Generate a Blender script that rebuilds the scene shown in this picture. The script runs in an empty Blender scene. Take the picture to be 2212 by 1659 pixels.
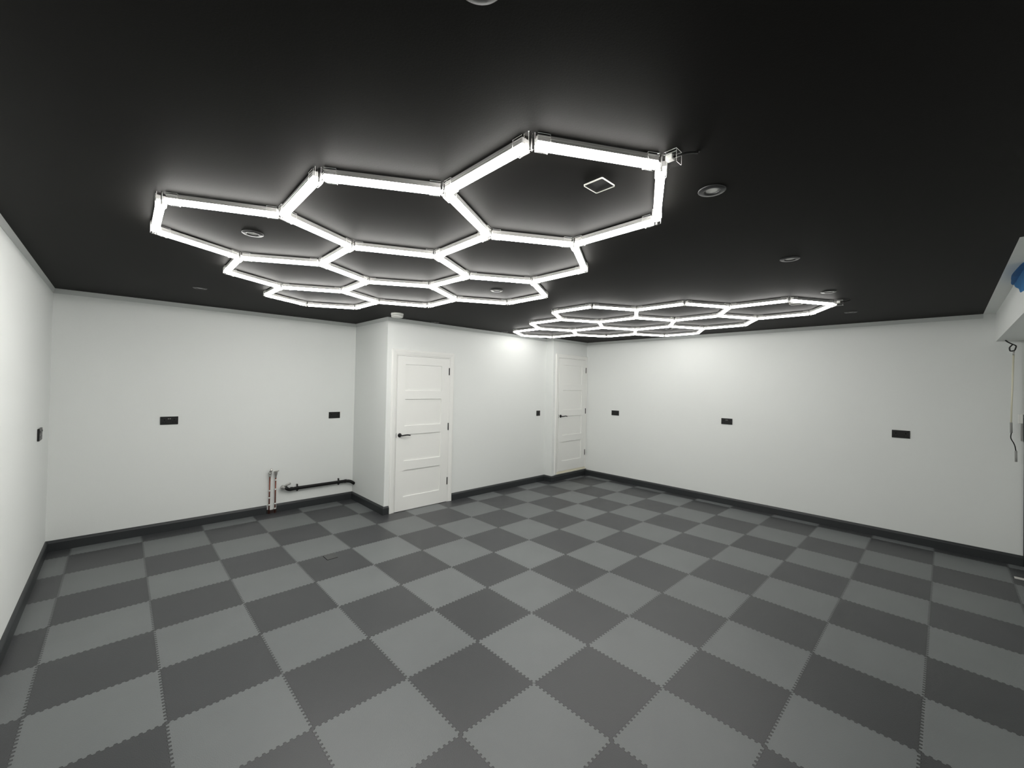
import bpy, bmesh, math
from mathutils import Vector, Matrix

C = bpy.context.scene.collection
SC = bpy.context.scene

# ---------------------------------------------------------------- camera
YAW, PITCH, ROLL = 0.8066469, 0.0111757, 0.0204619
CAM = Vector((-1.6976, -1.5710, 1.6523))
FPX, CX, CY = 890.456, 1112.881, 822.097
W_, H_ = 2212.0, 1659.0
fw = Vector((math.cos(PITCH)*math.cos(YAW), math.cos(PITCH)*math.sin(YAW), math.sin(PITCH)))
rt = Vector((math.sin(YAW), -math.cos(YAW), 0))
up = rt.cross(fw)
r2 = math.cos(ROLL)*rt + math.sin(ROLL)*up
u2 = -math.sin(ROLL)*rt + math.cos(ROLL)*up
cam_d = bpy.data.cameras.new('camera')
cam = bpy.data.objects.new('camera', cam_d)
C.objects.link(cam)
m = Matrix((r2, u2, -fw)).transposed().to_4x4()
m.translation = CAM
cam.matrix_world = m
cam_d.sensor_fit = 'HORIZONTAL'
cam_d.sensor_width = 36.0
cam_d.lens = FPX/W_*36.0
cam_d.shift_x = -(CX-W_/2)/W_
cam_d.shift_y = (CY-H_/2)/W_
cam_d.clip_start = 0.02
SC.camera = cam

# ---------------------------------------------------------------- world, exposure
w = bpy.data.worlds.new('world')
SC.world = w
w.use_nodes = True
w.node_tree.nodes['Background'].inputs[0].default_value = (0.0, 0.0, 0.0, 1)
w.node_tree.nodes['Background'].inputs[1].default_value = 0.0
SC.view_settings.view_transform = 'Standard'
SC.view_settings.look = 'None'
SC.view_settings.gamma = 1.0
SC.view_settings.use_curve_mapping = False
SC.view_settings.exposure = -0.12
TUBE_POWER = 37.0       # radiance of the LED diffusers' underside
SIDE_POWER = 35.0       # radiance of the diffusers' flanks

# ---------------------------------------------------------------- room dimensions (metres)
XL, XR = -2.169, 4.650          # left / right wall faces
Y1 = 4.241                      # back wall (pipes)
Y2 = 3.274                      # wall with the big door
Y3 = 3.107                      # wall with the far door
XB = 0.714                      # side of the boxed-out room
XS = 3.691                      # step between the two door walls
YF = -2.330                     # front wall behind the camera
H = 2.476
T = 0.12
HB, TB = 0.101, 0.020           # baseboard

# ---------------------------------------------------------------- materials
def nt(name):
    mt = bpy.data.materials.new(name)
    mt.use_nodes = True
    n = mt.node_tree
    return mt, n, n.nodes['Principled BSDF']

def simple(name, col, rough=0.5, metal=0.0, spec=0.5, bump=0.0, bscale=200.0, var=0.0):
    mt, n, b = nt(name)
    b.inputs['Base Color'].default_value = (*col, 1)
    b.inputs['Roughness'].default_value = rough
    b.inputs['Metallic'].default_value = metal
    b.inputs['Specular IOR Level'].default_value = spec
    tc = n.nodes.new('ShaderNodeTexCoord')
    no = n.nodes.new('ShaderNodeTexNoise')
    no.inputs['Scale'].default_value = bscale
    no.inputs['Detail'].default_value = 3
    n.links.new(tc.outputs['Object'], no.inputs['Vector'])
    if bump > 0:
        bp = n.nodes.new('ShaderNodeBump')
        bp.inputs['Strength'].default_value = bump
        bp.inputs['Distance'].default_value = 0.002
        n.links.new(no.outputs['Fac'], bp.inputs['Height'])
        n.links.new(bp.outputs['Normal'], b.inputs['Normal'])
    if var > 0:
        mx = n.nodes.new('ShaderNodeMix'); mx.data_type = 'RGBA'
        mx.inputs['A'].default_value = (*[c*(1-var) for c in col], 1)
        mx.inputs['B'].default_value = (*[min(1, c*(1+var)) for c in col], 1)
        n.links.new(no.outputs['Fac'], mx.inputs['Factor'])
        n.links.new(mx.outputs['Result'], b.inputs['Base Color'])
    return mt

M = {}
M['wall'] = simple('wall_paint', (0.765, 0.785, 0.770), 0.75, spec=0.25, bump=0.25, bscale=260, var=0.02)
M['ceil'] = simple('ceiling_paint', (0.0070, 0.0066, 0.0059), 0.62, spec=0.10, bump=0.12, bscale=180, var=0.06)
M['gloss_white'] = simple('door_paint', (0.82, 0.825, 0.80), 0.42, spec=0.4, bump=0.03, bscale=90)
M['cream'] = simple('threshold_paint', (0.72, 0.69, 0.56), 0.5)
M['skirt'] = simple('baseboard_paint', (0.027, 0.030, 0.032), 0.42, spec=0.4, bump=0.03, bscale=60)
M['black'] = simple('black_plastic', (0.010, 0.010, 0.010), 0.35, spec=0.35)
M['black2'] = simple('black_plastic_rocker', (0.022, 0.022, 0.024), 0.25, spec=0.5)
M['void'] = simple('socket_hole', (0.003, 0.003, 0.003), 0.8, spec=0.1)
M['trim'] = simple('black_trim', (0.020, 0.020, 0.021), 0.38, spec=0.5)
M['lens'] = simple('downlight_lens', (0.62, 0.62, 0.60), 0.25, spec=0.5, bump=0.3, bscale=900)
M['white_plastic'] = simple('white_plastic', (0.78, 0.78, 0.75), 0.4)
M['alu'] = simple('tube_housing', (0.46, 0.45, 0.44), 0.35, spec=0.5)
M['chrome'] = simple('brushed_metal', (0.55, 0.54, 0.52), 0.32, metal=0.9)
M['silver_rim'] = simple('silver_rim', (0.66, 0.65, 0.62), 0.4, metal=0.1)
M['copper'] = simple('copper_pipe', (0.20, 0.070, 0.050), 0.4, metal=0.6, var=0.3, bscale=60)
M['waste'] = simple('black_waste_pipe', (0.005, 0.005, 0.005), 0.4, spec=0.3)
M['foam'] = simple('pipe_hole_filler', (0.022, 0.011, 0.009), 0.8, bump=0.5, bscale=80, var=0.5)
M['rail'] = simple('black_rail', (0.006, 0.006, 0.006), 0.5)
M['rod'] = simple('pale_rod', (0.78, 0.75, 0.60), 0.4)
M['bluepatch'] = simple('mottled_blue', (0.014, 0.16, 0.40), 0.7, var=0.35, bscale=12)
M['shutter'] = simple('garage_shutter', (0.30, 0.30, 0.29), 0.5)

def emis(name, strength, col=(1.0, 0.985, 0.945)):
    mt = bpy.data.materials.new(name); mt.use_nodes = True
    n = mt.node_tree; n.nodes.clear()
    e = n.nodes.new('ShaderNodeEmission'); o = n.nodes.new('ShaderNodeOutputMaterial')
    e.inputs[0].default_value = (*col, 1); e.inputs[1].default_value = strength
    n.links.new(e.outputs[0], o.inputs[0])
    return mt
GLOW = [(emis('led_diffuser', TUBE_POWER*k), emis('led_diffuser_flank', SIDE_POWER*k)) for k in (1.17, 0.61)]

def clear_mat():
    mt = bpy.data.materials.new('clear_acrylic'); mt.use_nodes = True
    n = mt.node_tree; n.nodes.clear()
    o = n.nodes.new('ShaderNodeOutputMaterial')
    t = n.nodes.new('ShaderNodeBsdfTransparent'); t.inputs[0].default_value = (0.99, 0.99, 0.99, 1)
    g = n.nodes.new('ShaderNodeBsdfGlossy'); g.inputs['Roughness'].default_value = 0.08
    lw = n.nodes.new('ShaderNodeLayerWeight'); lw.inputs[0].default_value = 0.5
    mx = n.nodes.new('ShaderNodeMixShader')
    pw = n.nodes.new('ShaderNodeMath'); pw.operation = 'POWER'; pw.inputs[1].default_value = 4.0
    n.links.new(lw.outputs['Facing'], pw.inputs[0])
    ad = n.nodes.new('ShaderNodeMath'); ad.operation = 'MULTIPLY_ADD'; ad.inputs[1].default_value = 0.55; ad.inputs[2].default_value = 0.03
    n.links.new(pw.outputs[0], ad.inputs[0]); n.links.new(ad.outputs[0], mx.inputs[0])
    n.links.new(t.outputs[0], mx.inputs[1]); n.links.new(g.outputs[0], mx.inputs[2])
    n.links.new(mx.outputs[0], o.inputs[0])
    return mt
M['clear'] = clear_mat()
def edge_light_mat():  # white colour stands in for light carried to the acrylic edges
    mt = bpy.data.materials.new('painted_edge_light'); mt.use_nodes = True
    n = mt.node_tree; n.nodes.clear()
    o = n.nodes.new('ShaderNodeOutputMaterial')
    d = n.nodes.new('ShaderNodeBsdfDiffuse'); d.inputs[0].default_value = (0.85, 0.85, 0.83, 1)
    t = n.nodes.new('ShaderNodeBsdfTranslucent'); t.inputs[0].default_value = (0.85, 0.85, 0.83, 1)
    mx = n.nodes.new('ShaderNodeMixShader'); mx.inputs[0].default_value = 0.5
    n.links.new(d.outputs[0], mx.inputs[1]); n.links.new(t.outputs[0], mx.inputs[2])
    n.links.new(mx.outputs[0], o.inputs[0])
    return mt
M['rim'] = edge_light_mat()

# floor: interlocking checker tiles 0.5 m, toothed edges
def floor_mat():
    mt, n, b = nt('interlocking_floor_tiles')
    N = n.nodes.new; L = n.links.new
    tc = N('ShaderNodeTexCoord')
    sp = N('ShaderNodeSeparateXYZ'); L(tc.outputs['Object'], sp.inputs[0])
    def math_(op, a, bb=None, c=None):
        nd = N('ShaderNodeMath'); nd.operation = op
        for i, v in enumerate((a, bb, c)):
            if v is None: continue
            if isinstance(v, (int, float)): nd.inputs[i].default_value = v
            else: L(v, nd.inputs[i])
        return nd.outputs[0]
    PITCH_T, AMP = 0.0278, 0.0058
    def tooth(v):
        s = math_('SINE', math_('MULTIPLY', v, 2*math.pi/PITCH_T))
        s = math_('MULTIPLY', s, 2.2)
        s = math_('MINIMUM', math_('MAXIMUM', s, -1.0), 1.0)
        return math_('MULTIPLY', s, AMP)
    x, y = sp.outputs[0], sp.outputs[1]
    xs = math_('ADD', x, tooth(y))
    ys = math_('ADD', y, tooth(x))
    S = 0.5
    ix = math_('FLOOR', math_('DIVIDE', xs, S)); iy = math_('FLOOR', math_('DIVIDE', ys, S))
    par = math_('MODULO', math_('ABSOLUTE', math_('ADD', ix, iy)), 2.0)
    def edge(v):
        f = math_('FRACT', math_('DIVIDE', v, S))
        f = math_('ABSOLUTE', math_('SUBTRACT', f, 0.5))
        d = math_('MULTIPLY', math_('SUBTRACT', 0.5, f), S)
        return d
    d = math_('MINIMUM', edge(xs), edge(ys))
    seam = math_('LESS_THAN', d, 0.0020)
    # per tile tint
    wn = N('ShaderNodeTexWhiteNoise'); wn.noise_dimensions = '2D'
    cb = N('ShaderNodeCombineXYZ'); L(ix, cb.inputs[0]); L(iy, cb.inputs[1]); L(cb.outputs[0], wn.inputs['Vector'])
    tint = N('ShaderNodeMapRange'); tint.inputs['To Min'].default_value = 0.93; tint.inputs['To Max'].default_value = 1.07
    L(wn.outputs['Value'], tint.inputs['Value'])
    no = N('ShaderNodeTexNoise'); no.inputs['Scale'].default_value = 3.0; no.inputs['Detail'].default_value = 4
    L(tc.outputs['Object'], no.inputs['Vector'])
    mr = N('ShaderNodeMapRange'); mr.inputs['To Min'].default_value = 0.90; mr.inputs['To Max'].default_value = 1.10
    L(no.outputs['Fac'], mr.inputs['Value'])
    k = math_('MULTIPLY', tint.outputs[0], mr.outputs[0])
    mx = N('ShaderNodeMix'); mx.data_type = 'RGBA'
    mx.inputs['A'].default_value = (0.140, 0.150, 0.152, 1)
    mx.inputs['B'].default_value = (0.045, 0.047, 0.050, 1)
    L(par, mx.inputs['Factor'])
    ml = N('ShaderNodeVectorMath'); ml.operation = 'SCALE'
    L(mx.outputs['Result'], ml.inputs[0]); L(k, ml.inputs['Scale'])
    m2 = N('ShaderNodeMix'); m2.data_type = 'RGBA'
    L(seam, m2.inputs['Factor']); L(ml.outputs[0], m2.inputs['A'])
    m2.inputs['B'].default_value = (0.022, 0.023, 0.023, 1)
    L(m2.outputs['Result'], b.inputs['Base Color'])
    b.inputs['Roughness'].default_value = 0.38
    b.inputs['Specular IOR Level'].default_value = 0.50
    hn = N('ShaderNodeTexNoise'); hn.inputs['Scale'].default_value = 210.0; hn.inputs['Detail'].default_value = 2
    L(tc.outputs['Object'], hn.inputs['Vector'])
    hh = math_('SUBTRACT', hn.outputs['Fac'], math_('MULTIPLY', seam, 0.8))
    bp = N('ShaderNodeBump'); bp.inputs['Strength'].default_value = 0.45; bp.inputs['Distance'].default_value = 0.002
    L(hh, bp.inputs['Height']); L(bp.outputs['Normal'], b.inputs['Normal'])
    return mt
M['floor'] = floor_mat()

# ---------------------------------------------------------------- mesh helpers
def box(bm, a, b_, mi=0):
    x0, y0, z0 = a; x1, y1, z1 = b_
    v = [bm.verts.new(p) for p in ((x0,y0,z0),(x1,y0,z0),(x1,y1,z0),(x0,y1,z0),(x0,y0,z1),(x1,y0,z1),(x1,y1,z1),(x0,y1,z1))]
    fs = []
    for q in ((0,3,2,1),(4,5,6,7),(0,1,5,4),(1,2,6,5),(2,3,7,6),(3,0,4,7)):
        f = bm.faces.new([v[i] for i in q]); f.material_index = mi; fs.append(f)
    return fs

def loft(bm, rings, mi=0, closed=True, caps=True, smooth=False):
    """rings: list of lists of points, same length"""
    R = [[bm.verts.new(p) for p in r] for r in rings]
    n = len(R[0])
    for a, b_ in zip(R[:-1], R[1:]):
        for i in range(n if closed else n-1):
            j = (i+1) % n
            f = bm.faces.new((a[i], a[j], b_[j], b_[i])); f.material_index = mi; f.smooth = smooth
    if caps:
        for r in (R[0], R[-1]):
            try:
                f = bm.faces.new(r); f.material_index = mi
            except ValueError: pass
    return R

def lathe(bm, prof, origin=(0,0,0), axis='z', n=40, mi=0, smooth=True, caps=True):
    rings = []
    for r, h in prof:
        ring = []
        for k in range(n):
            a = 2*math.pi*k/n
            c, s = max(r, 1e-5)*math.cos(a), max(r, 1e-5)*math.sin(a)
            if axis == 'z': p = (c, s, h)
            elif axis == 'y': p = (c, h, s)
            else: p = (h, c, s)
            ring.append(Vector(p)+Vector(origin))
        rings.append(ring)
    loft(bm, rings, mi=mi, caps=caps, smooth=smooth)

def tube(bm, pts, rad, n=16, mi=0, smooth=True):
    pts = [Vector(p) for p in pts]
    rings = []
    nrm = None
    for i, p in enumerate(pts):
        if i == 0: t = pts[1]-p
        elif i == len(pts)-1: t = p-pts[i-1]
        else: t = (pts[i+1]-p).normalized() + (p-pts[i-1]).normalized()
        t.normalize()
        if nrm is None:
            nrm = t.orthogonal().normalized()
        nrm = (nrm - t*nrm.dot(t)).normalized()
        bn = t.cross(nrm)
        r = rad[i] if isinstance(rad, (list, tuple)) else rad
        rings.append([p + r*(math.cos(2*math.pi*k/n)*nrm + math.sin(2*math.pi*k/n)*bn) for k in range(n)])
    loft(bm, rings, mi=mi, smooth=smooth)

def bend(pts, rad, seg=6):
    """round the corners of a polyline"""
    pts = [Vector(p) for p in pts]
    out = [pts[0]]
    for i in range(1, len(pts)-1):
        a, b_, c = pts[i-1], pts[i], pts[i+1]
        u, v = (a-b_).normalized(), (c-b_).normalized()
        r = min(rad, (a-b_).length*0.45, (c-b_).length*0.45)
        p0, p1 = b_+u*r, b_+v*r
        for k in range(seg+1):
            t = k/seg
            out.append((1-t)**2*p0 + 2*t*(1-t)*b_ + t*t*p1)
    out.append(pts[-1])
    return out

def obj(name, bm, mats, parent=None, loc=None, bevel=0.0, bseg=2):
    bmesh.ops.recalc_face_normals(bm, faces=bm.faces)
    if bevel > 0:
        es = [e for e in bm.edges if len(e.link_faces) == 2 and e.calc_face_angle(0) > 0.6]
        bmesh.ops.bevel(bm, geom=es, offset=bevel, segments=bseg, affect='EDGES', profile=0.5)
    me = bpy.data.meshes.new(name); bm.to_mesh(me); bm.free()
    if not isinstance(mats, (list, tuple)): mats = [mats]
    for m_ in mats: me.materials.append(m_)
    o = bpy.data.objects.new(name, me); C.objects.link(o)
    if parent: o.parent = parent
    if loc is not None: o.location = loc
    return o

def thing(name, label, cat, loc=(0,0,0), rot=(0,0,0), group=None, kind=None):
    o = bpy.data.objects.new(name, None); C.objects.link(o)
    o.empty_display_size = 0.05
    o.location = loc; o.rotation_euler = rot
    o['label'] = label; o['category'] = cat
    if group: o['group'] = group
    if kind: o['kind'] = kind
    return o

def tag(o, label, cat, group=None, kind=None):
    o['label'] = label; o['category'] = cat
    if group: o['group'] = group
    if kind: o['kind'] = kind
    return o

def copy_tree(o, parent=None):
    c = o.copy(); C.objects.link(c)
    if parent: c.parent = parent
    for ch in list(o.children): copy_tree(ch, c)
    return c

def B(): return bmesh.new()

def sbox(name, a, b_, mat, label, cat):
    bm = B(); box(bm, a, b_)
    return tag(obj(name, bm, mat), label, cat, kind='structure')

# ---------------------------------------------------------------- room shell
bm = B(); box(bm, (XL-T, YF-T, -0.06), (XR+T, Y1+T, 0.0))
tag(obj('floor', bm, M['floor']), 'checkerboard floor of light and dark grey interlocking tiles', 'floor', kind='structure')
bm = B(); box(bm, (XL-T, YF-T, H), (XR+T, Y1+T, H+0.06))
tag(obj('ceiling', bm, M['ceil']), 'flat matt black painted ceiling', 'ceiling', kind='structure')
sbox('wall_left', (XL-T, YF, 0), (XL, Y1+T, H), M['wall'], 'pale grey wall at the left edge of the photo', 'wall')
sbox('wall_back', (XL, Y1, 0), (XB, Y1+T, H), M['wall'], 'pale grey back wall behind the copper pipes', 'wall')
bm = B(); box(bm, (XB, Y2, 0), (XB+T, Y1+T, H)); box(bm, (XB+T, Y2, 0), (XS, Y2+T, H))
tag(obj('wall_door_side', bm, M['wall']), 'pale grey boxed-out wall carrying the nearer white door', 'wall', kind='structure')
bm = B(); box(bm, (XS, Y3, 0), (XR, Y2+T, H))
tag(obj('wall_far_side', bm, M['wall']), 'pale grey stepped-forward wall around the smaller far white door', 'wall', kind='structure')
sbox('wall_right', (XR, YF, 0), (XR+T, Y2+T, H), M['wall'], 'long pale grey wall on the right with three black sockets', 'wall')
sbox('wall_front', (XL, YF-T, 0), (XR, YF, H), M['wall'], 'pale grey front wall around the garage opening', 'wall')

# boxed bulkhead over the garage opening
bm = B()
YB, ZB = -1.921, 2.190
box(bm, (0.6, YF, ZB), (XR, YB, H))
tag(obj('wall_bulkhead', bm, M['wall']), 'pale grey bulkhead box under the ceiling at the right edge', 'bulkhead', kind='structure')

# baseboards, mitred; profile (offset from wall, height)
PROF = [(0, 0), (TB, 0), (TB, HB-0.022), (TB-0.003, HB-0.014), (TB-0.009, HB-0.006), (0.006, HB), (0, HB)]
def baseboard(name, s, sm, e, em, nrm, label):
    """s,e: wall corner points; sm,em: mitre slope along the run per unit offset"""
    s, e, nrm = Vector((*s, 0)), Vector((*e, 0)), Vector((*nrm, 0))
    t = (e-s).normalized()
    r0 = [s + nrm*d + t*(sm*d) + Vector((0, 0, z)) for d, z in PROF]
    r1 = [e + nrm*d + t*(em*d) + Vector((0, 0, z)) for d, z in PROF]
    bm = B(); loft(bm, [r0, r1])
    return tag(obj(name, bm, M['skirt']), label, 'baseboard', kind='structure')
M['top_strip'] = simple('top_strip_grey', (0.56, 0.58, 0.57), 0.75, spec=0.2)  # strip along the wall tops, a darker grey than the walls
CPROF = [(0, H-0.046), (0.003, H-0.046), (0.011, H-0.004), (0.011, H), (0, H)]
def top_strip(name, s, sm, e, em, nrm, label):
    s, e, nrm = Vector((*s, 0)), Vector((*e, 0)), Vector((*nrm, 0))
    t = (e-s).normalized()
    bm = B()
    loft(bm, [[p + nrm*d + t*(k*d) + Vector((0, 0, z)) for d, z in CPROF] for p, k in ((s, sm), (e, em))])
    return tag(obj(name, bm, M['top_strip']), label, 'trim', kind='structure')
top_strip('trim_1', (XL, YF), 0, (XL, Y1), -1, (1, 0), 'narrow grey edge strip under the ceiling on the left wall')
top_strip('trim_2', (XL, Y1), 1, (XB, Y1), -1, (0, -1), 'narrow grey edge strip under the ceiling on the back wall')
top_strip('trim_3', (XB, Y1), 1, (XB, Y2), 1, (-1, 0), 'narrow grey edge strip on the side of the boxed-out wall')
top_strip('trim_4', (XB, Y2), -1, (XS, Y2), -1, (0, -1), 'narrow grey edge strip above the nearer door')
top_strip('trim_5', (XS, Y2), 1, (XS, Y3), 1, (-1, 0), 'tiny grey edge strip on the wall step')
top_strip('trim_6', (XS, Y3), -1, (XR, Y3), -1, (0, -1), 'narrow grey edge strip above the far door')
top_strip('trim_7', (XR, Y3), 1, (XR, -1.835), 0, (-1, 0), 'narrow grey edge strip under the ceiling on the right wall')
bm = B(); box(bm, (1.665, YB+0.0002, H-0.0015), (XR-0.0002, -1.835, H-0.0001))
tag(obj('trim_8', bm, M['wall']), 'pale grey painted margin on the ceiling in front of the bulkhead', 'trim', kind='structure')
PX0, PX1 = -0.352, -0.243        # gap for the pipes
baseboard('baseboard_left', (XL, YF), 0, (XL, Y1), -1, (1, 0), 'charcoal baseboard along the left wall')
baseboard('baseboard_back', (XL, Y1), 1, (PX0, Y1), 0, (0, -1), 'charcoal baseboard along the back wall, left of the pipes')
baseboard('baseboard_corner', (PX1, Y1), 0, (XB, Y1), -1, (0, -1), 'charcoal baseboard along the back wall, right of the pipes')
baseboard('baseboard_return', (XB, Y1), 1, (XB, Y2), 1, (-1, 0), 'charcoal baseboard on the side of the boxed-out wall')
baseboard('baseboard_stub', (XB, Y2), -1, (0.776, Y2), 0, (0, -1), 'short charcoal baseboard stub left of the nearer door')
baseboard('baseboard_middle', (1.729, Y2), 0, (XS, Y2), -1, (0, -1), 'charcoal baseboard between the two white doors')
baseboard('baseboard_step', (XS, Y2), 1, (XS, Y3), 1, (-1, 0), 'tiny charcoal baseboard on the wall step')
baseboard('baseboard_far', (XS, Y3), -1, (XR, Y3), -1, (0, -1), 'charcoal baseboard under the far door')
baseboard('baseboard_right', (XR, Y3), 1, (XR, -2.1025), 0, (-1, 0), 'charcoal baseboard along the right wall')

# ---------------------------------------------------------------- doors
def make_door(name, wy, ax0, ax1, az0, az1, ix0, ix1, iz1, lx0, lx1, lz0, lz1, px0, px1, rows, rose, hinges, label, sill=False):
    d = thing(name, label, 'door', ((lx0+lx1)/2, wy, az0), kind='structure')
    ox, oz = d.location.x, d.location.z
    def P(x, z, y): return (x-ox, y, z-oz)
    # architrave, three mitred moulded boards
    bm = B()
    dep = [(0.0, 0.004), (0.004, 0.016), (0.020, 0.018), (0.045, 0.013), (0.058, 0.010), (0.064, 0.007)]
    def frame(f, y):      # f 0..1 outer->inner
        a = ax0 + (ix0-ax0)*f; b_ = ax1 + (ix1-ax1)*f; zt = az1 + (iz1-az1)*f
        return a, b_, zt, y
    wd = 0.066
    for half in (0,):
        rings = []
        for off, y in [(0.0, 0.0)] + dep + [(0.066, 0.0)]:
            f = off/wd
            a, b_, zt, _ = frame(f, y)
            rings.append([P(a, az0, -y), P(a, zt, -y), P(b_, zt, -y), P(b_, az0, -y)])
        R = [[bm.verts.new(p) for p in r] for r in rings]
        n = len(R)
        for i in range(n):
            j = (i+1) % n
            for k in range(3):
                if i == n-1: continue
                bm.faces.new((R[i][k], R[i][k+1], R[j][k+1], R[j][k]))
        for k in (0, 3):
            bm.faces.new([r[k] for r in R])
        bm.faces.new([R[0][0], R[-1][0], R[-1][1], R[0][1]]); bm.faces.new([R[0][1], R[-1][1], R[-1][2], R[0][2]]); bm.faces.new([R[0][2], R[-1][2], R[-1][3], R[0][3]])
    obj('architrave', bm, M['gloss_white'], d)
    # lining (door casing strip between architrave and leaf)
    g = 0.003
    bm = B()
    for a, b_ in (((ix0, az0), (lx0-g, iz1)), ((lx1+g, az0), (ix1, iz1)), ((lx0-g, lz1+g), (lx1+g, iz1))):
        if b_[0] > a[0] and b_[1] > a[1]:
            box(bm, P(a[0], a[1], -0.009), P(b_[0], b_[1], -0.0003))
    obj('door_frame', bm, M['gloss_white'], d)
    bm = B(); box(bm, P(lx0-g, lz0-0.004, -0.0012), P(lx1+g, lz1+g, -0.0003))
    obj('shadow_gap', bm, M['void'], d)
    # leaf with recessed panels
    bm = B()
    xs = [lx0, px0, px1, lx1]
    zs = [lz0]
    for a, b_ in rows: zs += [a, b_]
    zs.append(lz1)
    YFR, YP = -0.0145, -0.0025
    vv = {}
    def V(i, j, y):
        key = (i, j, y)
        if key not in vv: vv[key] = bm.verts.new(P(xs[i], zs[j], y))
        return vv[key]
    for i in range(3):
        for j in range(len(zs)-1):
            ispan = (i == 1 and j % 2 == 1)
            if not ispan:
                bm.faces.new((V(i, j, YFR), V(i+1, j, YFR), V(i+1, j+1, YFR), V(i, j+1, YFR)))
            else:
                s_ = 0.003
                q = [P(xs[i]+s_, zs[j]+s_, YP), P(xs[i+1]-s_, zs[j]+s_, YP), P(xs[i+1]-s_, zs[j+1]-s_, YP), P(xs[i]+s_, zs[j+1]-s_, YP)]
                q = [bm.verts.new(p) for p in q]
                o_ = [V(i, j, YFR), V(i+1, j, YFR), V(i+1, j+1, YFR), V(i, j+1, YFR)]
                bm.faces.new(q)
                for k in range(4): bm.faces.new((o_[k], o_[(k+1) % 4], q[(k+1) % 4], q[k]))
    c = [P(lx0, lz0, YFR), P(lx1, lz0, YFR), P(lx1, lz1, YFR), P(lx0, lz1, YFR)]
    cb = [P(lx0, lz0, -0.0014), P(lx1, lz0, -0.0014), P(lx1, lz1, -0.0014), P(lx0, lz1, -0.0014)]
    cv = [bm.verts.new(p) for p in c]; cbv = [bm.verts.new(p) for p in cb]
    for k in range(4): bm.faces.new((cv[k], cv[(k+1) % 4], cbv[(k+1) % 4], cbv[k]))
    bm.faces.new(cbv)
    leaf = obj('door_leaf', bm, M['gloss_white'], d)
    # lever handle
    hx, hz = rose[0]-ox, rose[1]-oz
    bm = B()
    lathe(bm, [(0.0, YFR), (0.0265, YFR), (0.0265, YFR-0.006), (0.024, YFR-0.009), (0.0, YFR-0.009)], (hx, 0, hz), 'y', 32)
    tube(bm, bend([(hx, YFR-0.008, hz), (hx, YFR-0.050, hz-0.002), (hx+0.045, YFR-0.053, hz+0.002), (hx+0.085, YFR-0.052, hz+0.004), (hx+0.125, YFR-0.050, hz-0.004)], 0.018),
         0.0085, 12)
    h = obj('handle', bm, M['black'], leaf); h['label'] = 'black curved lever handle on a round rose'
    bm = B()
    box(bm, (lx0-ox-0.0015, YFR-0.0008, hz-0.03), (lx0-ox+0.001, YFR+0.004, hz+0.03))
    la = obj('latch', bm, M['black'], leaf); la['label'] = 'dark latch edge beside the handle'
    for z in hinges:
        bm = B()
        lathe(bm, [(0.0, z-oz-0.05), (0.006, z-oz-0.05), (0.006, z-oz+0.05), (0.0, z-oz+0.05)], (lx1-ox+0.002, YFR-0.003, 0), 'z', 12)
        box(bm, (lx1-ox-0.006, YFR-0.001, z-oz-0.05), (lx1-ox+0.008, YFR+0.004, z-oz+0.05))
        hh = obj('hinge', bm, M['black'], leaf); hh['label'] = 'black butt hinge'
    if sill:
        bm = B()
        box(bm, P(ix0-0.03, az0, -0.030), P(ax1, az0+0.010, -0.0003)); box(bm, P(ix0, az0+0.010, -0.020), P(ix1, lz0-0.003, -0.0003))
        s_ = obj('threshold', bm, M['cream'], d, bevel=0.0015); s_['label'] = 'cream painted raised threshold'
    return d

make_door('door_1', Y2, 0.777, 1.729, 0.0, 2.083, 0.845, 1.660, 2.013, 0.855, 1.643, 0.006, 2.001,
          0.968, 1.521, [(0.183, 0.525), (0.641, 0.986), (1.096, 1.443), (1.548, 1.894)], (0.902, 0.981), (0.293, 1.053, 1.823),
          'nearer white four-panel door with black lever, reaching the floor')
make_door('door_2', Y3, 3.757, 4.648, 0.120, 2.216, 3.828, 4.618, 2.150, 3.842, 4.603, 0.160, 2.141,
          3.947, 4.492, [(0.333, 0.672), (0.784, 1.124), (1.231, 1.580), (1.687, 2.026)], (3.888, 1.125), (0.430, 1.197, 1.953),
          'far white four-panel door raised above the baseboard on a cream threshold', sill=True)

# ---------------------------------------------------------------- hexagon light grids
A = 0.480
hh_ = math.sqrt(3)/2*A
TW = 0.034                  # tube width
ZT = H-0.005                # top of tube housing
HS, DH = 0.020, 0.020       # housing height, diffuser height

def tube_meshes(L, glow):
    """light tube along +x from 0 to L, hanging below z=0"""
    bm = B()
    w2 = TW/2
    p = [(-w2, 0), (w2, 0), (w2, -HS*0.45), (w2-0.0015, -HS*0.55), (w2, -HS*0.65), (w2, -HS), (-w2, -HS), (-w2, -HS*0.65), (-w2+0.0015, -HS*0.55), (-w2, -HS*0.45)]
    loft(bm, [[(x, a, z) for a, z in p] for x in (0, L)])
    bmesh.ops.recalc_face_normals(bm, faces=bm.faces)
    me1 = bpy.data.meshes.new('housing'); bm.to_mesh(me1); bm.free(); me1.materials.append(M['alu'])
    bm = B()
    w3 = w2-0.001
    r = 0.009
    pts = [(w3, -HS)]
    pts.append((w3, -HS-DH+r))
    for k in range(1, 6):
        a = math.pi/2*k/5
        pts.append((w3-r+r*math.cos(a), -HS-DH+r-r*math.sin(a)))
    pts += [(-y, z) for y, z in reversed(pts)]
    loft(bm, [[(x, a, z) for a, z in pts] for x in (0.0005, L-0.0005)])
    bmesh.ops.recalc_face_normals(bm, faces=bm.faces)
    for f in bm.faces:
        f.material_index = 0 if f.normal.z < -0.5 else 1
    me2 = bpy.data.meshes.new('diffuser'); bm.to_mesh(me2); bm.free()
    me2.materials.append(glow[0]); me2.materials.append(glow[1])
    return me1, me2

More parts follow.
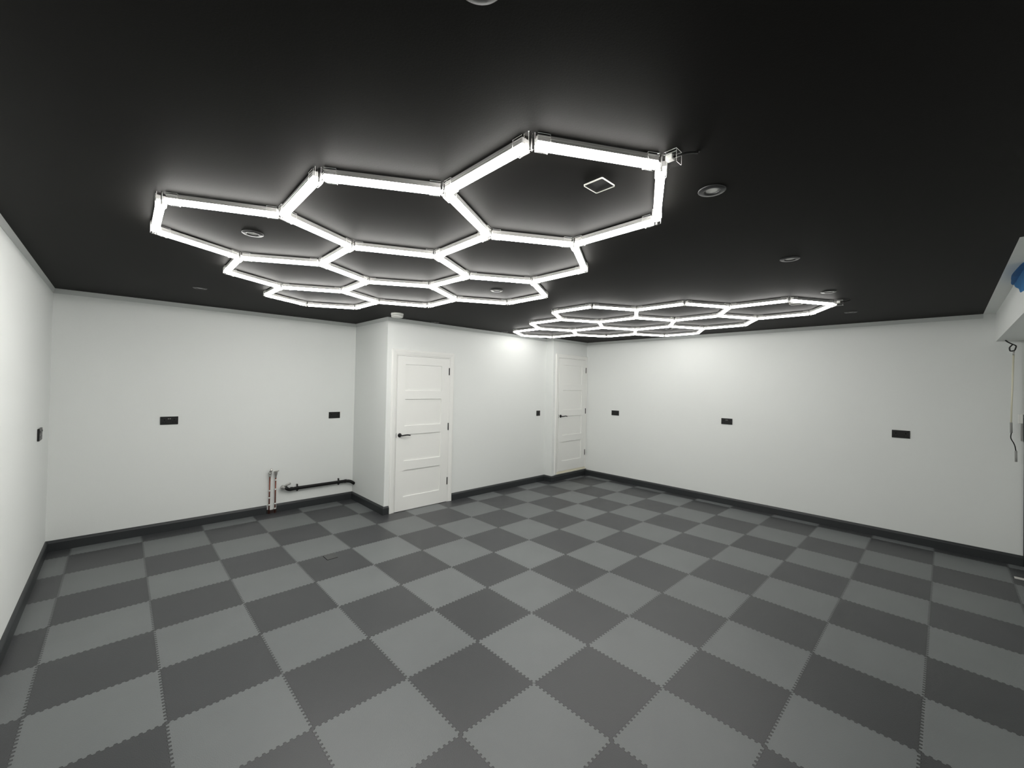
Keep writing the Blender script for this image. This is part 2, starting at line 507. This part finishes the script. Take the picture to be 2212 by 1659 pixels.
def connector_mesh(dirs):
    """clear clip: hub plus a U-shaped sleeve per arm. origin at ceiling"""
    bm = B()
    zt, zb = -0.0005, -(H-ZT)-HS-DH-0.003
    wo = TW/2+0.0035; th = 0.0018
    for dx, dy in dirs:
        t = Vector((dx, dy, 0)); n = Vector((-dy, dx, 0))
        def pt(l, s, z): return t*l + n*s + Vector((0, 0, z))
        r0, r1 = 0.020, 0.064
        outer = [(-wo, zt), (wo, zt), (wo, zb+0.004), (wo-0.004, zb), (-wo+0.004, zb), (-wo, zb+0.004)]
        inner = [(-wo+th, zt-th), (wo-th, zt-th), (wo-th, zb+0.004), (wo-0.0045, zb+th), (-wo+0.0045, zb+th), (-wo+th, zb+0.004)]
        Ro = [[bm.verts.new(pt(l, s, z)) for s, z in outer] for l in (r0, r1)]
        Ri = [bm.verts.new(pt(r1, s, z)) for s, z in inner]
        for i in range(6):
            j = (i+1) % 6
            f = bm.faces.new((Ro[0][i], Ro[0][j], Ro[1][j], Ro[1][i])); f.material_index = 0
            f = bm.faces.new((Ro[1][i], Ro[1][j], Ri[j], Ri[i])); f.material_index = 1
        # white bead along the long top edges, edge light put into its colour
        for s in (-wo, wo):
            a, b_ = pt(r0, s, zt-0.011), pt(r1, s, zt-0.011)
            tube(bm, [a, b_], 0.0009, 6, mi=1, smooth=False)
            tube(bm, [pt(r0, s, zt-0.0012), pt(r1, s, zt-0.0012)], 0.0009, 6, mi=1, smooth=False)
    # hub: clear hexagonal post with a screw boss
    def hexr(r, z): return [(r*math.cos(math.pi/6+k*math.pi/3), r*math.sin(math.pi/6+k*math.pi/3), z) for k in range(6)]
    loft(bm, [hexr(0.021, zt), hexr(0.021, zb+0.004), hexr(0.018, zb)], mi=0)
    for k in range(6):
        a = math.pi/6+k*math.pi/3
        x, y = 0.0212*math.cos(a), 0.0212*math.sin(a)
        tube(bm, [(x, y, zt-0.001), (x, y, zb+0.004)], 0.0008, 6, mi=1, smooth=False)
    lathe(bm, [(0.0, zb-0.001), (0.005, zb-0.001), (0.005, zb-0.0025), (0.0, zb-0.003)], n=14, mi=2)
    lathe(bm, [(0.004, zb), (0.004, zt)], n=10, mi=2)
    me = bpy.data.meshes.new('connector'); bm.to_mesh(me); bm.free()
    me.materials.append(M['clear']); me.materials.append(M['rim']); me.materials.append(M['chrome'])
    return me

TUBE_CACHE = {}
def light_grid(x0, y0, a, rot, label, glow, fix={}):
    root = thing('hexagon_ceiling_light', label, 'ceiling light', (x0, y0, H), group='hexagon grid lights on the black ceiling')
    h_ = math.sqrt(3)/2*a
    nodes, edges = {}, set()
    for i in range(3):
        for j in range(3):
            cx, cy = (i+j)*h_, (j-i)*1.5*a
            ks = []
            for k in range(6):
                an = math.pi/2+k*math.pi/3
                X, Y = cx+a*math.cos(an), cy+a*math.sin(an)
                key = (round(X/h_), round(Y/(a/2)))
                nodes[key] = (X, Y); ks.append(key)
            for k in range(6): edges.add(tuple(sorted((ks[k], ks[(k+1) % 6]))))
    cr, sr = math.cos(rot), math.sin(rot)
    for k in nodes:
        X, Y = nodes[k]
        dx, dy = fix.get(k, (0, 0))
        nodes[k] = (X*cr-Y*sr+dx, X*sr+Y*cr+dy)
    arms = {k: [] for k in nodes}
    GAP = 0.021
    for e0, e1 in sorted(edges):
        p, q = Vector(nodes[e0]), Vector(nodes[e1])
        d = (q-p); L = d.length; d.normalize()
        arms[e0].append((d.x, d.y)); arms[e1].append((-d.x, -d.y))
        me1, me2 = tube_meshes(L-2*GAP, glow)
        hs = bpy.data.objects.new('light_tube', me1); C.objects.link(hs); hs.parent = root
        hs.location = (p.x+d.x*GAP, p.y+d.y*GAP, ZT-H)
        hs.rotation_euler = (0, 0, math.atan2(d.y, d.x))
        df = bpy.data.objects.new('diffuser', me2); C.objects.link(df); df.parent = hs
    end = min(nodes, key=lambda k: nodes[k][1])
    arms[end].append((0.0, -1.0))
    for k, dirs in sorted(arms.items()):
        c = bpy.data.objects.new('connector', connector_mesh(dirs)); C.objects.link(c); c.parent = root
        c.location = (nodes[k][0], nodes[k][1], 0)
    ex, ey = nodes[end]
    bm = B()
    box(bm, (ex-0.012, ey-0.045, -0.026), (ex+0.012, ey-0.020, -0.008))
    o = obj('power_plug', bm, M['white_plastic'], root, bevel=0.002)
    bm = B()
    tube(bm, bend([(ex, ey-0.044, -0.017), (ex+0.004, ey-0.080, -0.018), (ex+0.030, ey-0.095, -0.010), (ex+0.055, ey-0.105, -0.0045)], 0.03), 0.004, 10)
    lathe(bm, [(0.0, -0.002), (0.007, -0.002), (0.007, -0.0005)], (ex+0.055, ey-0.105, 0), n=16)
    cb_ = obj('power_cable', bm, M['rail'], root); cb_['label'] = 'black supply cable running to the ceiling'
    return root

light_grid(-1.1573, 1.1027, 0.4914, -0.0031, 'nearer lit white hexagon grid light, spreading over the left half of the black ceiling', GLOW[0],
           {(-1, -1): (0.002, -0.0117), (-1, 1): (0.002, 0.0276), (0, -2): (0.0067, 0.0271), (0, -4): (0.0018, -0.007), (1, -5): (-0.0098, -0.0105), (0, 2): (0.0026, 0.0154), (1, -1): (-0.0012, -0.0085), (1, 1): (-0.0031, 0.0073),
            (2, -2): (0.0115, 0.016), (0, 4): (0.005, 0.0135), (2, 2): (-0.0027, -0.0054), (1, 5): (0.0011, 0.0109), (2, 4): (0.0009, 0.0128), (3, 1): (-0.0093, -0.0099), (1, 7): (-0.0093, -0.0171), (3, 5): (-0.0022, -0.0206), (2, 8): (-0.0176, -0.03), (3, 7): (-0.0156, -0.0181),
            (4, 4): (0.0192, 0.02), (4, 2): (0.0116, 0.0243), (1, -7): (-0.0066, -0.0051), (2, -8): (-0.0115, -0.0012), (3, -7): (0.0028, -0.0005), (3, -5): (-0.0007, -0.0014), (2, -4): (0.0069, -0.0024), (4, -4): (0.0214, 0.0125), (4, -2): (0.0157, 0.0125), (3, -1): (0.0154, 0.0159), (5, -1): (0.0281, 0.0257), (5, 1): (0.0241, 0.026)})
light_grid(2.0784, 1.1026, 0.4946, 0.0077, 'farther lit white hexagon grid light on the black ceiling, toward the right wall', GLOW[1])

# ---------------------------------------------------------------- downlights
def make_downlight():
    t = thing('downlight', '', 'downlight', (0, 0, H), group='unlit recessed downlights in the black ceiling')
    bm = B()
    lathe(bm, [(0.0535, -0.0003), (0.0535, -0.0025), (0.0505, -0.0048), (0.034, -0.0060), (0.0295, -0.0055), (0.0275, -0.0010), (0.0275, -0.0003)], n=56, caps=False)
    tr = obj('trim_ring', bm, M['trim'], t)
    bm = B()
    lathe(bm, [(0.0, -0.0022), (0.020, -0.0020), (0.0274, -0.0012), (0.0274, -0.0003), (0.0, -0.0003)], n=40)
    obj('lens', bm, M['lens'], t)
    return t
dl = make_downlight()
DL = [(-1.177, 1.130, 'recessed downlight with pale disc inside the leftmost hexagon of the nearer grid'),
      (0.055, -0.897, 'black-rimmed recessed downlight right of the nearer hexagon grid, largest in view'),
      (1.303, -0.895, 'recessed downlight between the two hexagon grids, right of the square plate'),
      (2.504, -0.901, 'recessed downlight just in front of the farther hexagon grid'),
      (3.719, -0.894, 'recessed downlight on the ceiling nearest the right wall'),
      (-1.192, 3.116, 'recessed downlight on the far left ceiling above the back wall'),
      (0.655, 1.140, 'recessed downlight inside the rightmost far hexagon of the nearer grid'),
      (1.341, 3.177, 'recessed downlight near the ceiling edge, right of the smoke alarm'),
      (2.599, 3.172, 'recessed downlight at the ceiling edge just left of the farther grid'),
      (3.744, 1.068, 'recessed downlight inside a far hexagon of the farther grid'),
      (-1.187, -0.910, 'recessed downlight cut off by the top edge of the photo')]
for i, (x, y, lb) in enumerate(DL):
    o = dl if i == 0 else copy_tree(dl)
    o.location = (x, y, H); o['label'] = lb

# ---------------------------------------------------------------- square ceiling plates
def make_plate():
    t = thing('ceiling_plate', '', 'cover plate', (0, 0, H), group='square plates inside the hexagon grids')
    s = 0.046; r = 0.006
    def rr(s_, z, r_):
        out = []
        for cx, cy, a0 in ((s_-r_, s_-r_, 0), (-s_+r_, s_-r_, 90), (-s_+r_, -s_+r_, 180), (s_-r_, -s_+r_, 270)):
            for k in range(5):
                a = math.radians(a0+90*k/4)
                out.append((cx+r_*math.cos(a), cy+r_*math.sin(a), z))
        return out
    bm = B(); loft(bm, [rr(s-0.0013, -0.0034, r-0.001), rr(s-0.0013, -0.0065, r-0.001), rr(s-0.0006, -0.0070, r-0.0005), rr(s, -0.0065, r), rr(s, -0.0003, r)], caps=False)
    rim = obj('rim', bm, M['silver_rim'], t); rim['label'] = 'thin silver edge'
    bm = B(); loft(bm, [rr(s-0.0014, -0.0003, r-0.001), rr(s-0.0014, -0.0034, r-0.001)], caps=True)
    obj('faceplate', bm, M['black'], t)
    return t
cp = make_plate(); cp.location = (-0.306, -0.590, H); cp['label'] = 'square black ceiling plate with thin silver edge inside the nearest hexagon'
c2 = copy_tree(cp); c2.location = (2.880, -0.592, H); c2['label'] = 'square ceiling plate inside the rightmost hexagon of the farther grid'

# ---------------------------------------------------------------- smoke alarm
t = thing('smoke_alarm', 'round white smoke alarm on the black ceiling above the nearer door', 'smoke alarm', (0.660, 2.935, H))
bm = B(); lathe(bm, [(0.0, -0.0003), (0.070, -0.0003), (0.073, -0.004), (0.073, -0.020), (0.069, -0.024), (0.0, -0.024)], n=48)
obj('base', bm, M['white_plastic'], t)
bm = B(); lathe(bm, [(0.0, -0.024), (0.062, -0.024), (0.062, -0.029), (0.0, -0.029)], n=48)
o = obj('vent_ring', bm, M['shutter'], t); o['label'] = 'shadowed grey vent slot'
bm = B(); lathe(bm, [(0.0, -0.029), (0.068, -0.029), (0.070, -0.033), (0.069, -0.042), (0.060, -0.049), (0.030, -0.052), (0.0, -0.052)], n=48)
obj('cover', bm, M['white_plastic'], t)

# ---------------------------------------------------------------- sockets and switches (local: x along wall, -y out of wall, z up)
def make_socket(w_, usb=False, single=False, depth=0.009, hgt=0.086):
    t = thing('wall_socket', '', 'socket')
    bm = B(); box(bm, (-w_/2, -depth, -hgt/2), (w_/2, -0.0004, hgt/2))
    obj('faceplate', bm, M['black'], t, bevel=0.003)
    cs = (0.0,) if single else (-w_*0.27, w_*0.27)
    for k, cx in enumerate(cs):
        bm = B()
        if single:
            bm2 = B(); box(bm2, (-0.011, -depth-0.003, -0.020), (0.011, -depth+0.001, 0.020))
            obj('rocker', bm2, M['black2'], t, bevel=0.001)
            bm.free(); continue
        sx = -0.018 if cx < 0 else 0.018
        box(bm, (cx-0.004, -depth-0.0006, 0.004), (cx+0.004, -depth+0.001, 0.015))
        box(bm, (cx-0.0145, -depth-0.0006, -0.019), (cx-0.0075, -depth+0.001, -0.014))
        box(bm, (cx+0.0075, -depth-0.0006, -0.019), (cx+0.0145, -depth+0.001, -0.014))
        obj('pin_holes', bm, M['void'], t)
        bm = B(); box(bm, (cx+sx*1.0-0.006, -depth-0.0028, 0.017), (cx+sx*1.0+0.006, -depth+0.001, 0.033))
        obj('switch', bm, M['black2'], t, bevel=0.001)
    if usb:
        for sx in (-0.0075, 0.0075):
            bm = B(); box(bm, (sx-0.0045, -depth-0.0008, 0.015), (sx+0.0045, -depth+0.001, 0.024))
            u = obj('usb_port', bm, M['shutter'], t, bevel=0.0005); u['label'] = 'pale usb charging port'
    return t
g1 = 'black double sockets on the pale walls'
s = make_socket(0.150, usb=True); s.location = (-1.303, Y1, 1.193); s['group'] = g1
s['label'] = 'black double socket with usb ports on the back wall, far left'
s2 = make_socket(0.150); s2.location = (0.440, Y1, 1.191); s2['group'] = g1
s2['label'] = 'black double socket on the back wall above the waste pipe'
s3 = copy_tree(s2); s3.rotation_euler = (0, 0, -math.pi/2); s3.location = (XR, 2.470, 1.197)
s3['label'] = 'black double socket on the right wall beside the far door'
s4 = copy_tree(s); s4.rotation_euler = (0, 0, -math.pi/2); s4.location = (XR, 0.611, 1.192)
s4['label'] = 'black double socket with usb ports at the middle of the right wall'
s5 = copy_tree(s2); s5.rotation_euler = (0, 0, -math.pi/2); s5.location = (XR, -1.229, 1.191)
s5['label'] = 'black double socket on the right wall nearest the bulkhead'
s6 = make_socket(0.088, single=True, hgt=0.088); s6.name = 'light_switch'; s6['category'] = 'light switch'
s6.location = (3.507, Y2, 1.179); s6['label'] = 'small square black switch left of the far door'
s7 = make_socket(0.165, depth=0.014, hgt=0.100); s7.rotation_euler = (0, 0, math.pi/2); s7.location = (XL, 3.56, 1.17)
s7['label'] = 'black socket seen edge-on on the left wall'; s7['group'] = g1

# ---------------------------------------------------------------- copper pipes and valves
yp = Y1-0.032
def pipe(x, ztop, lab, clips, valve):
    t = thing('copper_pipe', lab, 'pipe', (x, yp, 0.0), group='copper pipes rising from the baseboard')
    bm = B(); lathe(bm, [(0.0, 0.0), (0.0078, 0.0), (0.0078, ztop), (0.0, ztop)], n=20)
    obj('pipe_run', bm, M['copper'], t)
    for z in clips:
        bm = B(); lathe(bm, [(0.0085, z-0.008), (0.0115, z-0.008), (0.0115, z+0.008), (0.0085, z+0.008)], n=16)
        box(bm, (-0.006, 0.009, z-0.008), (0.006, 0.0316, z+0.008))
        c_ = obj('clip', bm, M['white_plastic'], t); c_['label'] = 'white plastic pipe clip'
    bm = B()
    if valve == 'lever':
        lathe(bm, [(0.0, ztop-0.012), (0.013, ztop-0.012), (0.014, ztop+0.004), (0.011, ztop+0.008), (0.017, ztop+0.014), (0.018, ztop+0.034), (0.013, ztop+0.042), (0.0, ztop+0.042)], n=12, smooth=False)
        tube(bm, [(0.0, 0, ztop+0.036), (0.010, -0.012, ztop+0.060), (0.020, -0.016, ztop+0.080)], 0.011, 12)
        v = obj('valve', bm, M['chrome'], t)
        bm = B(); tube(bm, [(-0.008, -0.014, ztop+0.050), (0.014, -0.020, ztop+0.092)], 0.0055, 10)
        obj('valve_handle', bm, M['chrome'], v)
    else:
        lathe(bm, [(0.0, ztop-0.012), (0.009, ztop-0.012), (0.011, ztop+0.010), (0.018, ztop+0.040), (0.019, ztop+0.062), (0.0, ztop+0.062)], n=16, smooth=False)
        v = obj('valve', bm, M['chrome'], t)
        bm = B(); tube(bm, [(-0.024, -0.014, ztop+0.066), (0.030, -0.014, ztop+0.074)], 0.0075, 12)
        obj('valve_handle', bm, M['chrome'], v)
    return t
pipe(-0.331, 0.468, 'left copper pipe with angled grey valve, rising beside the baseboard gap', (0.283, 0.196, 0.110), 'lever')
pipe(-0.266, 0.448, 'right copper pipe topped by a grey tee-handled valve', (0.408, 0.293, 0.115, 0.055), 'tee')
bm = B(); box(bm, (PX0+0.003, Y1-0.030, 0.0), (PX1-0.003, Y1-0.0005, 0.046))
bmesh.ops.subdivide_edges(bm, edges=bm.edges, cuts=3, use_grid_fill=True)
for v in bm.verts:
    v.co.z *= 1.0 - 0.25*abs(math.sin(v.co.x*90)) * (1 if v.co.z > 0.03 else 0)
tag(obj('pipe_grommet', bm, M['foam']), 'dark rough filler where the copper pipes pass through the baseboard', 'filler')

# waste pipe
t = thing('waste_pipe', 'horizontal black waste pipe low on the back wall, entering the corner', 'pipe', (0.25, Y1, 0.26))
def Lp(x, y, z): return (x-0.25, y-Y1, z-0.26)
bm = B()
RW = 0.0205
tube(bm, bend([Lp(-0.165, Y1-0.065, 0.305), Lp(-0.120, Y1-0.055, 0.266), Lp(-0.040, Y1-0.040, 0.270), Lp(0.600, Y1-0.040, 0.270), Lp(0.665, Y1-0.052, 0.262), Lp(0.7135, Y1-0.075, 0.222)], 0.035), RW, 20)
for x in (-0.085, 0.600):
    tube(bm, [Lp(x-0.014, Y1-0.040, 0.2695), Lp(x+0.014, Y1-0.040, 0.2695)], RW+0.003, 20)
obj('pipe_run', bm, M['waste'], t)
for x in (-0.012, 0.512):
    bm = B()
    tube(bm, [Lp(x-0.007, Y1-0.040, 0.2695), Lp(x+0.007, Y1-0.040, 0.2695)], RW+0.0045, 20)
    box(bm, Lp(x-0.006, Y1-0.030, 0.285), Lp(x+0.006, Y1-0.0004, 0.316)); box(bm, Lp(x-0.006, Y1-0.030, 0.228), Lp(x+0.006, Y1-0.0004, 0.254))
    obj('clip', bm, M['waste'], t)
bm = B()
lathe(bm, [(0.0, -0.026), (0.020, -0.026), (0.026, -0.018), (0.026, 0.010), (0.020, 0.022), (0.0, 0.024)], (0, 0, 0), 'x', 20, smooth=False)
bmesh.ops.rotate(bm, verts=bm.verts, cent=(0, 0, 0), matrix=Matrix.Rotation(math.radians(35), 3, 'Y'))
bmesh.ops.translate(bm, verts=bm.verts, vec=Lp(-0.188, Y1-0.060, 0.305))
tube(bm, [Lp(-0.185, Y1-0.070, 0.315), Lp(-0.150, Y1-0.078, 0.338), Lp(-0.108, Y1-0.080, 0.352)], 0.0115, 12)
o = obj('inlet_fitting', bm, M['chrome'], t); o['label'] = 'grey angled inlet fitting with short spout'

# ---------------------------------------------------------------- small patch cut in a floor tile
t = thing('floor_patch', 'small rectangular insert with black gaps cut into a dark floor tile', 'floor patch', (-0.229, 2.437, 0.0))
bm = B(); box(bm, (-0.045, -0.064, 0.0002), (0.045, 0.062, 0.0010))
patch = simple('patch_rubber', (0.066, 0.068, 0.068), 0.5, bump=0.4, bscale=200)
obj('insert', bm, patch, t)
bm = B()
box(bm, (-0.049, -0.068, 0.0001), (0.046, -0.0635, 0.0014)); box(bm, (-0.050, -0.068, 0.0001), (-0.0455, 0.046, 0.0014))
o = obj('gap', bm, M['void'], t); o['label'] = 'thin black gap'

# ---------------------------------------------------------------- garage opening side: rail, pull cord, switch, threshold
bm = B()
box(bm, (XR-0.018, -2.180, 0.0), (XR-0.0005, -2.103, 2.189))
box(bm, (XR-0.040, -2.180, 0.0), (XR-0.018, -2.155, 2.189))
tag(obj('guide_rail', bm, M['rail'], bevel=0.003), 'black upright garage door guide rail at the right edge', 'rail')
bm = B(); box(bm, (4.170, -2.300, 0.0), (4.225, -2.015, 0.005))
tag(obj('threshold_strip', bm, M['silver_rim'], bevel=0.002), 'thin pale metal strip on the floor by the guide rail', 'strip')
t = thing('control_box', 'white control box with dark lower half beside the guide rail', 'switch', (XR, -2.079, 1.36))
bm = B(); box(bm, (-0.035, -0.016, 0.02), (-0.0005, 0.013, 0.112)); obj('housing', bm, M['white_plastic'], t, bevel=0.003)
bm = B(); box(bm, (-0.030, -0.016, -0.15), (-0.0005, -0.004, 0.02)); o = obj('lower_cover', bm, M['shutter'], t, bevel=0.002); o['label'] = 'grey lower cover'

hx, hy = 4.520, -2.033
t = thing('pull_cord', 'hanging pale pull rod with black hook and dark rope grips, right edge', 'pull cord', (hx, hy, 2.19), (0, 0, math.pi/2))
bm = B()
tube(bm, bend([(0.060, 0.0, -0.0005), (0.045, 0, -0.020), (0.020, 0, -0.040), (-0.010, 0, -0.060), (0.000, 0, -0.105), (0.030, 0, -0.112), (0.034, 0, -0.075), (0.015, 0, -0.048)], 0.012), 0.0055, 10)
obj('hook', bm, M['black'], t)
bm = B(); tube(bm, [(0.006, 0, -0.108), (0.008, 0, -0.150)], 0.007, 10)
o = obj('swivel', bm, M['chrome'], t)
bm = B(); tube(bm, [(0.008, 0, -0.150), (0.020, 0.003, -0.800)], [0.0070, 0.0060], 14)
o = obj('rod', bm, M['rod'], t); o['label'] = 'long pale cream rod'
bm = B(); tube(bm, [(0.020, 0.003, -0.800), (0.018, 0.003, -0.900)], 0.0085, 14)
obj('grip', bm, M['shutter'], t)
bm = B(); tube(bm, bend([(0.018, 0.003, -0.898), (0.024, 0.004, -0.950), (-0.004, -0.004, -1.010), (-0.012, -0.008, -1.075)], 0.03), 0.004, 8)
obj('rope', bm, M['black'], t)
bm = B(); tube(bm, [(-0.012, -0.008, -1.070), (-0.013, -0.008, -1.175)], 0.0085, 14)
obj('grip', bm, M['shutter'], t)

# mottled blue patch lying over the corner between ceiling margin and bulkhead face
def smooth_loop(P, n=5):
    o = []
    for i in range(len(P)):
        p0, p1, p2, p3 = P[i-1], P[i], P[(i+1) % len(P)], P[(i+2) % len(P)]
        for k in range(n):
            t_ = k/n
            o.append(tuple(0.5*(2*p1[c] + (p2[c]-p0[c])*t_ + (2*p0[c]-5*p1[c]+4*p2[c]-p3[c])*t_*t_ + (3*p1[c]-p0[c]-3*p2[c]+p3[c])*t_**3) for c in (0, 1)))
    return o
top = smooth_loop([(2.30, -1.9205), (2.32, -1.899), (2.46, -1.889), (2.66, -1.881), (2.80, -1.886), (2.89, -1.893), (3.03, -1.903), (3.06, -1.9205), (2.70, -1.9208)])
top = [(x, max(y, -1.9205)) for x, y in top]
low = smooth_loop([(2.30, 2.4744), (2.58, 2.4748), (2.80, 2.4748), (3.05, 2.4744), (3.01, 2.447), (2.90, 2.418), (2.79, 2.392), (2.70, 2.352), (2.57, 2.338), (2.42, 2.322), (2.32, 2.345)])
low = [(x, min(z, 2.4746)) for x, z in low]
bm = B()
loft(bm, [[(x, y, H-0.0017) for x, y in top], [(x, y, H-0.0026) for x, y in top]])
loft(bm, [[(x, YB+0.0003, z) for x, z in low], [(x, YB+0.0012, z) for x, z in low]])
tag(obj('blue_corner_patch', bm, M['bluepatch']), 'irregular bright blue patch on the bulkhead corner at the right edge', 'tape')
